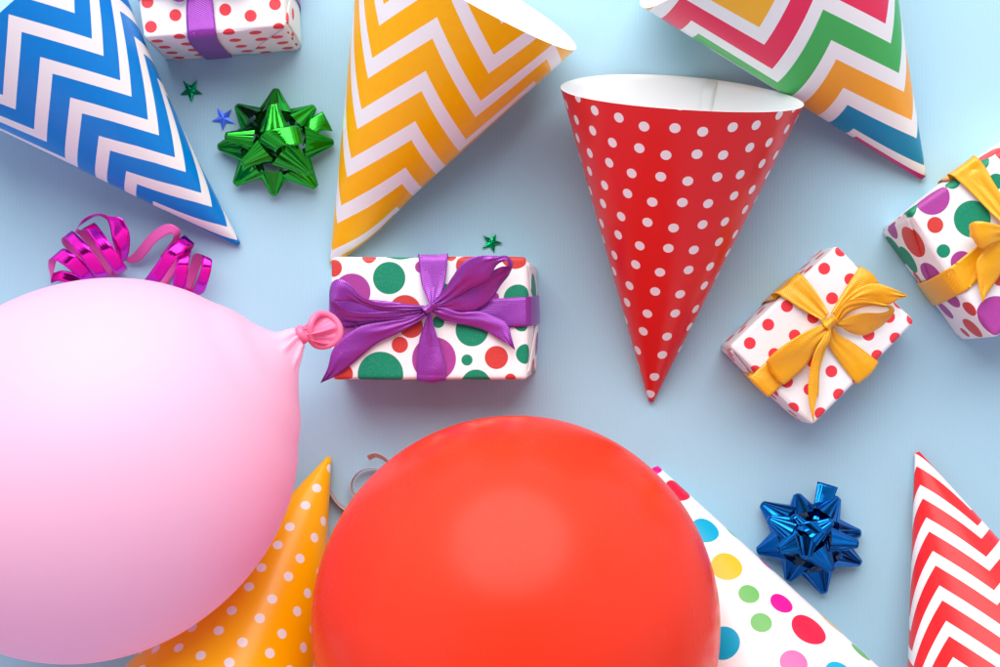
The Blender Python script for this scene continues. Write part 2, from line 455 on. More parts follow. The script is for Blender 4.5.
# ================================================================ gifts
class Box:
    """wrapped box: four top corners at height h (given by where the photo shows them), rounded edges, slightly bulging ends"""
    def __init__(s, top, h, r, base_off=None, bulge=(0, 0, 0, 0)):
        s.T = [G(x, y, h) for x, y in top]; s.h = h; s.r = r
        bo = base_off or [(0, 0)] * 4
        s.B = [np.array([t[0] + o[0], t[1] + o[1], 0.4]) for t, o in zip(s.T, bo)]
        s.Lx = np.linalg.norm(s.T[1] - s.T[0]); s.Ly = np.linalg.norm(s.T[3] - s.T[0]); s.bul = bulge
        s.cen = sum(s.T) / 4
    def tri(s, x, y, z):
        u, v, w = x / s.Lx, y / s.Ly, z / s.h
        t = (s.T[0] * (1 - u) + s.T[1] * u) * (1 - v) + (s.T[3] * (1 - u) + s.T[2] * u) * v
        b = (s.B[0] * (1 - u) + s.B[1] * u) * (1 - v) + (s.B[3] * (1 - u) + s.B[2] * u) * v
        p = b * (1 - w) + t * w
        e = [(v, u, s.T[0] - s.T[3]), (u, v, s.T[1] - s.T[0]), (v, u, s.T[3] - s.T[0]), (u, v, s.T[0] - s.T[1])]
        q = 4 * w * (1 - w)
        # sides: 0 -> v=0, 1 -> u=1, 2 -> v=1, 3 -> u=0
        p = p + _n(s.T[0] - s.T[3]) * s.bul[0] * (1 - v) ** 2 * 4 * u * (1 - u) * q
        p = p + _n(s.T[1] - s.T[0]) * s.bul[1] * u ** 2 * 4 * v * (1 - v) * q
        p = p + _n(s.T[3] - s.T[0]) * s.bul[2] * v ** 2 * 4 * u * (1 - u) * q
        p = p + _n(s.T[0] - s.T[1]) * s.bul[3] * (1 - u) ** 2 * 4 * v * (1 - v) * q
        return p
    def rounded(s, x, y, z, off=0.0):
        r = s.r; L = np.array([s.Lx, s.Ly, s.h]); p = np.array([x, y, z], float)
        lo = np.array([r, r, 0.0]); hi = L - r
        i = np.minimum(np.maximum(p, lo), hi); dlt = p - i; n = np.linalg.norm(dlt)
        if n > 1e-6: p = i + dlt / n * (r + off)
        return s.tri(*p)
    def side_uv(s, P, k):
        a, b = s.T[k], s.T[(k + 1) % 4]; e = _n(b - a); out = np.array([e[1], -e[0], 0])
        if out @ (s.cen - a) > 0: out = -out
        q = P - a; al = q @ e; return (a + e * al + out * np.linalg.norm(q - e * al))[:2]
    def inv(s, px, py):
        t = G(px, py, s.h); 
        ins = True
        for k in range(4):
            a, b = s.T[k], s.T[(k + 1) % 4]; e = _n(b - a); out = np.array([e[1], -e[0], 0])
            if out @ (s.cen - a) > 0: out = -out
            if (t - a) @ out > 0: ins = False
        if ins: return t[:2]
        C = np.array([0, 0, D]); d = np.array([px - 500, 333.5 - py, -D]); best = None
        for k in range(4):
            a, b = s.T[k], s.T[(k + 1) % 4]; nn = np.cross(b - a, s.B[k] - a); den = d @ nn
            if abs(den) < 1e-6: continue
            tt = ((a - C) @ nn) / den; P = C + d * tt
            if P[2] < -12 or P[2] > s.h + 8: continue
            al = (P - a) @ _n(b - a)
            if -10 < al < np.linalg.norm(b - a) + 10 and (best is None or tt < best[0]): best = (tt, s.side_uv(P, k))
        return best[1] if best else t[:2]
    def build(s, name, mat, parent):
        def ax(L, n, lo=True, hi=True):
            a = np.linspace(0, L, n + 1).tolist(); r = s.r
            if lo: a += [r * f for f in (0.0, 0.25, 0.5, 0.75, 1.0)]
            if hi: a += [L - r * f for f in (0.25, 0.5, 0.75, 1.0)]
            return sorted(set(round(x, 4) for x in a))
        X, Y, Z = ax(s.Lx, 22), ax(s.Ly, 16), ax(s.h, 8, False, True)
        rnd = random.Random(int(s.Lx * 7)); V = []; UV = []; F = []
        def wr(p, x, y, z):   # hand wrapped paper is never quite flat
            f = 0.5 * math.sin(x * 0.05 + 1) * math.sin(y * 0.06 + 2) + 0.25 * math.sin(x * 0.13 + y * 0.09)
            return p + np.array([0, 0, f * 0.8]) if z > s.h - 1 else p + np.array([f * 0.7, f * 0.7, 0])
        def patch(As, Bs, fn, uvf):
            o = len(V)
            for a in As:
                for b in Bs:
                    x, y, z = fn(a, b); p = s.rounded(x, y, z); V.append(wr(p, x, y, z)); UV.append(uvf(s.tri(x, y, z)))
            for i in range(len(As) - 1):
                for j in range(len(Bs) - 1):
                    q = o + i * len(Bs) + j; F.append((q, q + 1, q + len(Bs) + 1, q + len(Bs)))
        patch(X, Y, lambda a, b: (a, b, s.h), lambda P: P[:2])
        patch(X, Z, lambda a, b: (a, 0, b), lambda P: s.side_uv(P, 0))
        patch(Y, Z, lambda a, b: (s.Lx, a, b), lambda P: s.side_uv(P, 1))
        patch(X, Z, lambda a, b: (a, s.Ly, b), lambda P: s.side_uv(P, 2))
        patch(Y, Z, lambda a, b: (0, a, b), lambda P: s.side_uv(P, 3))
        patch(X, Y, lambda a, b: (a, b, 0), lambda P: P[:2])
        me = mesh(name, V, F, UV)
        bm = bmesh.new(); bm.from_mesh(me); bmesh.ops.remove_doubles(bm, verts=bm.verts, dist=0.02 * U)
        bmesh.ops.recalc_face_normals(bm, faces=bm.faces); bm.to_mesh(me); bm.free()
        return link(name, me, mat, parent)
    def push_out(s, V, off=0.9):
        """move points that would lie inside the box out to just above its paper"""
        V = np.array(V, float); L = np.array([s.Lx, s.Ly, s.h])
        ex = _n(s.T[1] - s.T[0]); ey = _n(s.T[3] - s.T[0])
        X = np.stack([(V - s.T[0]) @ ex, (V - s.T[0]) @ ey, V[:, 2]], 1)
        f = lambda q: np.array([s.tri(*p) for p in q])
        near = np.all((X > -25) & (X < L + 25), axis=1) & (V[:, 2] < s.h + 3)
        idx = np.where(near)[0]
        if not len(idx): return V
        x = X[idx]; tgt = V[idx]
        for _ in range(3):
            F0 = f(x); J = np.stack([(f(x + np.eye(3)[k] * 0.5) - F0) / 0.5 for k in range(3)], 2)
            x = x + np.clip(np.linalg.solve(J, (tgt - F0)[..., None])[..., 0], -30, 30)
        r = s.r; lo = np.array([r, r, -1e6]); hi = L - r
        for n_, i in enumerate(idx):
            p = x[n_]; c = np.minimum(np.maximum(p, lo), hi); d = p - c; l = np.linalg.norm(d)
            if l < 1e-6:
                g = [p[0], L[0] - p[0], p[1], L[1] - p[1], L[2] - p[2]]; k = int(np.argmin(g))
                ax_, sg = (0, -1) if k == 0 else (0, 1) if k == 1 else (1, -1) if k == 2 else (1, 1) if k == 3 else (2, 1)
                q = p.copy(); q[ax_] = (L[ax_] + off) if sg > 0 else -off; V[i] = s.tri(*q)
            elif l < r + off or (p[2] < s.h - 5 and l < 30): V[i] = s.tri(*(c + d / l * (r + off)))
        V[:, 2] = np.maximum(V[:, 2], 0.4)
        return V
    def fold(s, side, pts, mat, parent, off=0.9, shift=(7, 5)):
        """a folded flap of wrapping paper on one end: polygon in (along, height) of that side"""
        V = []; UV = []
        n = 14
        def P(a, z, o):
            if side == 0: p = (a * s.Lx, 0, z * s.h)
            elif side == 1: p = (s.Lx, a * s.Ly, z * s.h)
            elif side == 2: p = (a * s.Lx, s.Ly, z * s.h)
            else: p = (0, a * s.Ly, z * s.h)
            q = s.rounded(*p); outn = [_n(s.T[0] - s.T[3]), _n(s.T[1] - s.T[0]), _n(s.T[3] - s.T[0]), _n(s.T[0] - s.T[1])][side]
            return q + outn * o, s.side_uv(s.tri(*p), side)
        (a0, z0), (a1, z1), (a2, z2), (a3, z3) = pts
        for o in (off, off - 0.5):
            for i in range(n + 1):
                for j in range(n + 1):
                    u, v = i / n, j / n
                    a = (a0 * (1 - u) + a1 * u) * (1 - v) + (a3 * (1 - u) + a2 * u) * v
                    z = (z0 * (1 - u) + z1 * u) * (1 - v) + (z3 * (1 - u) + z2 * u) * v
                    p, w = P(a, z, o); V.append(p); UV.append(w + np.array(shift))
        F = []; K = n + 1; N = K * K
        for i in range(n):
            for j in range(n):
                q = i * K + j; F.append((q, q + 1, q + K + 1, q + K)); F.append((N + q, N + q + K, N + q + K + 1, N + q + 1))
        for i in range(n):
            for (q, r_) in ((i, i + 1), (n * K + i, n * K + i + 1), (i * K, (i + 1) * K), (i * K + n, (i + 1) * K + n)): F.append((q, r_, N + r_, N + q))
        me = mesh('paper_flap', V, F, UV); recalc(me); return link('paper_flap', me, mat, parent)

def _n(v): return v / (np.linalg.norm(v) + 1e-9)

TEAL, REDO, PURP, RDOT = (0.0, 0.24, 0.13), (0.60, 0.045, 0.040), (0.38, 0.045, 0.30), (0.80, 0.045, 0.065)
M_purple = mat_satin('purple_satin', (0.32, 0.048, 0.46), (0.90, 0.60, 1.0), 0.30, 0.40, (0.40, 0.04, 0.60))
M_gold = mat_satin('golden_satin', (1.0, 0.46, 0.0), (1.0, 0.75, 0.20), 0.34, 0.10, (1.0, 0.40, 0.0))

def sec(*rows):
    """rows of (x1,y1,z1, x2,y2,z2): the two edges of a ribbon as the photo shows them, with their heights"""
    return [G(r[0], r[1], r[2]) for r in rows], [G(r[3], r[4], r[5]) for r in rows]

def ribbon(name, rows, mat, parent, **k):
    a, b = sec(*rows); return strip(name, a, b, mat, parent, **k)

# ---- A: large-dotted gift with purple bow
def gift_purple():
    b = Box([(331, 257), (527, 256), (527, 380), (331, 380)], 75, 4.5, [(1, -2), (10, -5), (10, 5), (2, 3)], (0, 5, 0, 2))
    c = b.cen
    root = thing('gift_box', 'white gift with large green, red and purple dots and a purple satin bow', 'gift', (c[0], c[1]), 'wrapped gifts')
    L = [(333, 268, 9, REDO), (369, 256, 7.2, REDO), (400, 240, 19.5, TEAL), (389.2, 278, 16.2, TEAL), (352, 292, 18.5, PURP), (405, 311, 16, REDO), (421, 267, 6, PURP),
         (444, 292, 8.5, TEAL), (470, 266, 14, REDO), (515, 254, 15, REDO), (518, 299, 14.5, TEAL), (350, 339, 13, PURP), (343, 374, 10, REDO), (399.8, 344.8, 8.2, REDO),
         (411, 326, 12, REDO), (380.5, 374.5, 22.8, TEAL), (434, 359, 22, PURP), (472, 330, 16.4, TEAL), (438.4, 322, 6, TEAL), (467, 360, 5.6, TEAL), (496.4, 357.5, 11.6, REDO),
         (476, 384, 14.5, TEAL), (510.4, 379, 5.5, REDO), (526, 354, 10, TEAL), (522, 323, 8.5, TEAL), (494, 297, 5, PURP), (451, 256, 5, REDO)]
    dots = []
    for x, y, r, q in L:
        g = G(x, y, 75); dots.append((g[0], g[1], r * (D - 75) / D, q))
    rt = b.T[1][0]
    for dx, y, r, q in ((32, 50, 13, TEAL), (34, -28, 9, REDO), (48, -5, 12, PURP), (52, -38, 10, TEAL), (60, 34, 12, REDO), (26, -62, 7, TEAL)):
        dots.append((rt + dx, y, r, q))
    lf = b.T[0][0]; bt = b.T[3][1]; tp = b.T[0][1]
    rnd = random.Random(5)
    for i in range(10): dots.append((lf + 10 + i * 19, bt - 34 - rnd.random() * 22, 6 + rnd.random() * 7, rnd.choice([TEAL, REDO, PURP])))
    for i in range(9): dots.append((lf + 10 + i * 21, tp + 40 + rnd.random() * 16, 6 + rnd.random() * 7, rnd.choice([TEAL, REDO, PURP])))
    for i in range(4): dots.append((lf - 30 - rnd.random() * 15, tp - 15 - i * 27, 6 + rnd.random() * 7, rnd.choice([TEAL, REDO, PURP])))
    m = mat_dots('dotted_wrapping_paper', dots, 0.42, 0.16, 0.10)
    b.build('wrapping_paper', m, root)
    b.fold(1, [(0.02, 0.02), (0.45, 0.02), (0.60, 0.62), (0.05, 0.98)], m, root)
    b.fold(1, [(0.98, 0.02), (0.55, 0.02), (0.42, 0.55), (0.95, 0.98)], m, root, 1.2)
    R = lambda n_, rows, **k: ribbon(n_, rows, M_purple, root, box=b if n_ == 'ribbon_band' else None, **k)
    R('ribbon_band', [(419, 261, 1, 447, 261, 1), (418, 256, 50, 448, 255.5, 50), (418.2, 254, 72, 448, 253.4, 72), (418.6, 256, 76.6, 447.8, 256, 76.6), (419.5, 270, 78, 446.6, 271, 78), (422, 286, 80, 443.5, 288, 80), (427, 299, 83, 437, 300, 83), (429, 306, 85, 434, 306, 85)], crown=2.0, ripple=2.2, seed=1)
    R('ribbon_band', [(428.5, 314, 84, 431.5, 314, 84), (425, 322, 82, 434, 326, 82), (419.5, 339, 79, 440, 345, 79), (416.8, 362, 77.5, 444.8, 363, 77.5), (416.8, 374, 76.4, 445.8, 374, 76.4), (417, 380, 73, 446, 380, 73), (417.5, 380.5, 50, 446, 380.5, 50), (419, 378, 1, 445.5, 378, 1)], crown=2.5, ripple=2.1, seed=2)
    R('ribbon_band', [(437, 306, 84, 437, 311, 84), (455, 302, 79.5, 455, 318, 79.5), (475, 299.5, 77.5, 475, 325, 77.5), (498, 298.4, 76.8, 498, 327.4, 76.8), (521, 297.2, 76.8, 521, 326.8, 76.8), (527.3, 296.8, 73, 527.5, 326.2, 73), (532, 295.6, 45, 535, 324.5, 45), (537, 295, 2, 541.5, 322, 2)], crown=0.5, ripple=1.2, seed=3)
    R('ribbon_band', [(333.5, 303, 2, 333.5, 327, 2), (330.5, 300, 45, 330.5, 327, 45), (330, 299, 73, 330, 327, 73), (334, 298.6, 76.6, 334, 327, 76.6), (360, 299, 77, 360, 326, 77), (395, 302, 79, 395, 321, 79), (422, 307, 83, 422, 313, 83)], crown=0.4, ripple=1.5, seed=4)
    R('bow_loop', [(431, 303, 85, 435, 308, 85), (443, 291, 92, 451, 301, 88), (453, 276, 101, 470, 290, 94), (463, 262.5, 108, 487, 281, 100), (479, 256, 111, 497, 265, 106), (500, 256.5, 107, 507, 261, 109), (512, 263.5, 98, 507, 266, 107), (509.5, 274, 90, 501, 267, 101), (501, 285, 85, 490, 272, 96), (490, 301, 82, 468, 283, 90), (470, 314, 80, 452, 295, 90), (451, 313, 81, 442, 301, 88), (436, 307, 85, 435, 304, 88)], crown=1.5, ripple=2.2, seed=5)
    R('bow_loop', [(424, 305.5, 85, 424, 309.5, 85), (404, 304, 90, 401, 311, 87), (381, 303, 97, 379, 310.5, 90), (362, 297, 104, 360, 304, 97), (350, 284.5, 107, 349, 301, 102), (339, 279, 106, 338.5, 301, 104), (331, 284.5, 98, 333.5, 301.5, 103), (330, 300, 90, 336, 304, 97), (335, 317, 83, 346, 310, 91), (352, 322.5, 80.5, 363, 313, 88), (376, 323.5, 80, 386, 312, 86), (400, 322, 80, 405, 311, 85), (421, 314.5, 83, 423, 309, 85)], crown=1.2, ripple=2.1, seed=6)
    R('bow_tail', [(424, 309.5, 84, 428, 316, 84), (408, 318, 84, 415, 324, 82), (386, 321.5, 85, 397, 334, 81), (361, 326, 85, 377, 343.5, 80), (343, 337, 84, 359, 358, 79), (332.5, 350, 81, 345, 369.5, 78), (327.5, 368, 76, 333, 377.5, 74), (321, 382, 68, 321.6, 382.4, 68)], crown=1.4, ripple=1.9, seed=7)
    R('bow_tail', [(434, 306, 86, 432.5, 312.5, 84), (446, 307.5, 86, 443, 320, 81), (460, 312, 84, 457, 323.5, 80), (479, 311.5, 83, 472, 326.5, 79.5), (494, 316, 82, 486, 331, 79.5), (507, 323, 81, 498, 338.5, 80), (511.8, 338, 82, 507.5, 344, 81), (515, 349.6, 80, 514.6, 349.8, 80)], crown=1.8, ripple=2.0, seed=8)
    R('bow_knot', [(424.5, 306.5, 78, 433, 303.5, 78), (421.5, 307.5, 88, 431, 302.5, 89), (424.5, 311, 92, 434.5, 304, 92.5), (427, 314, 87, 437.5, 308.5, 88), (430, 313, 78, 436.5, 311, 78)], crown=1.5, ripple=1.0, n=6, thick=2.2, seed=9)
gift_purple()

# ---- B: red dotted gift with purple ribbon, cut by the top of the frame
def gift_red_purple():
    h = 91
    b = Box([(143, 39), (285.5, 26.5), (277, -76), (131, -63)], h, 4, [(-1, -3), (2, -3), (3, 2), (-1, 2)], (2, 4, 0, 2))
    c = b.cen
    root = thing('gift_box', 'white gift with red dots and a purple satin ribbon behind the green foil bow', 'gift', (c[0], c[1]), 'wrapped gifts')
    O, p, q, e = [np.array(v) for v in ((225.197, 9.656), (26.755, 9.639), (-23.093, 15.137), (-1.295, -3.394))]
    dots = []
    for i in range(-8, 9):
        for j in range(-8, 9):
            z = O + i * p + j * q + ((i + j) % 2) * e
            if 95 < z[0] < 330 and -110 < z[1] < 140:
                g = G(z[0], z[1], h); dots.append((g[0], g[1], 5.7, RDOT))
    m = mat_dots('red_dotted_wrapping_paper', dots, 0.42, 0.16)
    b.build('wrapping_paper', m, root)
    b.fold(1, [(0.02, 0.02), (0.45, 0.02), (0.60, 0.62), (0.05, 0.98)], m, root)
    b.fold(1, [(0.98, 0.02), (0.55, 0.02), (0.42, 0.55), (0.95, 0.98)], m, root, 1.8)
    b.fold(0, [(0.62, 0.02), (0.98, 0.02), (0.985, 0.95), (0.75, 0.45)], m, root)
    R = lambda n_, rows, **k: ribbon(n_, rows, M_purple, root, box=b if n_ == 'ribbon_band' else None, **k)
    R('ribbon_band', [(206.5, 57.5, 1, 232, 54.5, 1), (201, 53.5, 25, 227.5, 50, 25), (191, 44.5, 68, 219, 41, 68), (187.5, 36, 89.5, 216.5, 33, 89.5), (187, 31, 92.6, 215.8, 29, 92.6), (186.3, 14, 93, 214, 13, 93), (187, 0, 94, 212.6, 0, 94), (191, -12, 96, 208, -12, 96), (195, -22, 98, 203, -22, 98)], crown=1.6, ripple=2.4, seed=11)
    R('ribbon_band', [(196, -24, 98, 201, -24, 98), (190, -40, 95, 206, -40, 95), (186, -60, 93, 211, -62, 93), (186, -68, 88, 211, -70, 88), (195, -48, 1, 219, -50, 1)], crown=1, ripple=2, seed=12)
    R('ribbon_band', [(203, -25, 98, 203, -19, 98), (240, -32, 94, 240, -10, 94), (276, -35, 92.5, 277, -8, 92.5), (281, -35, 85, 283, -8, 85), (283, -16, 1, 286, 12, 1)], crown=0.5, ripple=1, seed=13)
    R('ribbon_band', [(195, -25, 98, 195, -19, 98), (165, -30, 94, 165, -6, 94), (138, -30, 92.5, 139, -2, 92.5), (134, -29, 85, 135, -1, 85), (153, -9, 1, 155, 16, 1)], crown=0.5, ripple=1, seed=14)
    R('bow_loop', [(197, -26, 99, 197, -19, 99), (188, -36, 108, 190, -16, 105), (172, -40, 116, 176, -14, 114), (158, -32, 112, 160, -14, 118), (157, -20, 104, 164, -12, 112), (168, -4, 99, 176, -16, 104), (182, 1.6, 98, 187, -16, 102), (194, -14, 98, 196, -20, 101)], crown=1, ripple=2, seed=15)
    R('bow_loop', [(202, -26, 99, 202, -19, 99), (214, -38, 108, 212, -18, 105), (230, -42, 116, 226, -16, 114), (244, -34, 112, 242, -16, 118), (246, -20, 104, 238, -14, 112), (232, -8, 99, 226, -18, 104), (214, -7, 98, 212, -18, 102), (204, -18, 98, 203, -21, 101)], crown=1, ripple=2, seed=16)
    R('bow_knot', [(194, -27, 94, 196, -18, 94), (197, -28, 108, 198, -17, 108), (203, -28, 108, 204, -17, 108), (206, -27, 94, 205, -18, 94)], crown=1.5, ripple=1.0, n=6, thick=2.2, seed=17)
gift_red_purple()

# ---- C: small red dotted gift with golden bow
def gift_red_gold():
    h = 62
    b = Box([(729, 347), (812.5, 425.5), (915, 322), (837, 245)], h, 4, [(0, -1), (0, -1), (1, 0), (0, 1)], (3, 1, 1, 2))
    c = b.cen
    root = thing('gift_box', 'small white gift with red dots and a golden bow near the red hat tip', 'gift', (c[0], c[1]), 'wrapped gifts')
    L = [(824.2, 268.6), (832, 298.3), (787, 306.2), (768.3, 324.7), (813.2, 317.5), (794.8, 335.5), (850.3, 279.3), (749.8, 343.2), (774.3, 354), (831.3, 371.3), (755.2, 371.3), (787, 381.8),
         (793, 408.5), (809.5, 389.3), (868.6, 334.8), (895.6, 338.5), (877.3, 355.8), (839, 394.5), (820.5, 413.3), (889, 317), (812.5, 361.5), (771.3, 396.3), (858, 378.5), (912.6, 319), (841, 250.5), (801, 283)]
    dots = []
    for x, y in L:
        g = G(x, y, h); dots.append((g[0], g[1], 5.75, RDOT))
    for x, y in ((762, 307.5), (744, 325.5), (818.6, 253), (803, 268), (732.5, 357.5), (900, 302), (863, 262), (728, 338), (804, 262), (727, 361)):
        g = b.inv(x, y); dots.append((g[0], g[1], 5.75, RDOT))
    # the same print runs down the hidden sides
    for k in range(4):
        a, z = b.T[k], b.T[(k + 1) % 4]; e_ = _n(z - a); o_ = np.array([e_[1], -e_[0], 0]); o_ = o_ if o_ @ (b.cen - a) < 0 else -o_
        for i in range(5):
            for j in range(3):
                g = a + e_ * (14 + i * 26 + (j % 2) * 12) + o_ * (24 + j * 20); dots.append((g[0], g[1], 5.75, RDOT))
    m = mat_dots('small_red_dotted_wrapping_paper', dots, 0.42, 0.16)
    b.build('wrapping_paper', m, root)
    b.fold(0, [(0.02, 0.02), (0.42, 0.02), (0.55, 0.6), (0.04, 0.97)], m, root)
    b.fold(2, [(0.98, 0.02), (0.58, 0.02), (0.42, 0.6), (0.96, 0.97)], m, root)
    R = lambda n_, rows, **k: ribbon(n_, rows, M_gold, root, box=b if n_ == 'ribbon_band' else None, **k)
    R('ribbon_band', [(762, 303, 1, 786, 280, 1), (765, 299, 35, 791, 275.5, 35), (770, 295, 57, 796, 273, 57), (776, 293.2, 63.8, 801.5, 274.5, 63.8), (783, 297.3, 65.5, 807, 280, 65.5), (798, 307, 67, 815.5, 291, 68), (812.5, 315.3, 69, 824, 304, 70), (823, 320.5, 72, 829, 313, 73)], crown=1.8, ripple=2.2, seed=21)
    R('ribbon_band', [(849, 271, 1, 866, 288, 1), (857.5, 268, 45, 875, 284, 45), (860.8, 266.5, 60, 878.8, 282.8, 60), (858.5, 268.5, 63.6, 877, 284.5, 63.6), (850.3, 280.5, 65, 866, 293, 65), (839, 298.5, 68, 849, 306, 68), (831, 313, 72, 836, 317, 72)], crown=1.5, ripple=2.2, seed=22)
    R('ribbon_band', [(828.5, 329, 72, 833.5, 327, 72), (828.8, 345, 67, 840, 335, 67), (841.5, 365, 64.6, 855, 344, 64.6), (854.5, 381.5, 63.4, 875.5, 359.5, 63.4), (857.3, 384, 59, 878.6, 362.5, 59), (855, 383.5, 40, 876, 362.5, 40), (846, 380, 1, 866, 360, 1)], crown=1.8, ripple=2.0, seed=23)
    R('ribbon_band', [(826, 322, 70, 829, 326, 70), (795, 341, 65, 805, 357, 65), (766, 362.3, 63.6, 782.5, 384, 63.6), (752.5, 374.5, 63.6, 772, 394, 63.6), (748.3, 377, 60, 768, 397, 60), (744.5, 376, 40, 764.5, 396.5, 40), (737.5, 375, 1, 757, 396, 1)], crown=0.8, ripple=1.2, seed=24)
    R('bow_tail', [(833, 317, 76, 837, 321.5, 76), (840.5, 304, 80, 848, 308, 77), (853, 292.5, 80, 861, 300.5, 76), (867, 284.3, 77, 875, 301.5, 73), (880, 284, 76, 888.5, 304.3, 72), (895, 289.5, 76, 897, 300, 73), (907.3, 295.3, 75, 907.4, 295.8, 75)], crown=1.6, ripple=1.8, seed=25)
    R('bow_loop', [(834, 319, 77, 838, 323, 75), (844, 303, 84, 848, 313.5, 80), (859, 298.5, 92, 864, 307, 85), (874, 300.5, 94, 878, 306, 88), (887, 304.5, 90, 887, 307.5, 90), (893.8, 310, 82, 889, 310.5, 88), (890, 318, 74, 880, 313, 85), (879, 328, 69, 865, 313, 82), (864, 335.3, 67, 851, 315.5, 80), (849, 332, 68, 842, 319.5, 78), (838, 324.5, 73, 836, 321.5, 77)], crown=1.4, ripple=2.0, seed=26)
    R('bow_loop', [(828, 322, 77, 830, 330, 76), (808, 330.5, 83, 820, 343, 76), (793, 339, 84, 813, 354, 75), (778, 349.5, 80, 806, 365.5, 73), (767, 360, 74, 795, 376, 71), (766.5, 363.5, 70, 785, 384, 69.5), (769, 366, 66, 784, 381.5, 67), (784, 353, 65.5, 795, 368, 66), (815, 332, 69, 820, 340, 69)], crown=1.6, ripple=2.0, seed=27)
    R('bow_tail', [(826.5, 326, 77, 831.5, 327, 77), (823, 337, 79, 829.5, 340.5, 77), (816, 349, 79, 822.5, 351.5, 76), (811.5, 362, 76, 819.3, 366, 74), (808.8, 379, 73, 818.2, 385, 72), (808.2, 394, 72, 816.8, 397, 71), (810, 408, 72, 814.6, 409, 71.5), (813.2, 421.5, 73, 813.8, 421.5, 73)], crown=1.0, ripple=1.2, seed=28)
    R('bow_tail', [(829, 327, 74, 831.5, 327, 74), (824, 344, 72, 827, 346, 71), (817, 366, 69, 820.3, 368, 68.5), (814.5, 385, 67, 819.0, 388, 67), (815, 393, 66.5, 818.2, 398, 66.5)], crown=0.3, seed=32)
    R('bow_knot', [(824, 319, 66, 832.5, 315.5, 66), (822.5, 322, 77, 832, 315.5, 78), (825, 327, 82, 836.5, 318.5, 82), (829, 330, 76, 838.5, 323, 77), (831, 329, 66, 837, 325, 66)], crown=1.8, ripple=1.6, n=6, thick=2.2, seed=29)
gift_red_gold()

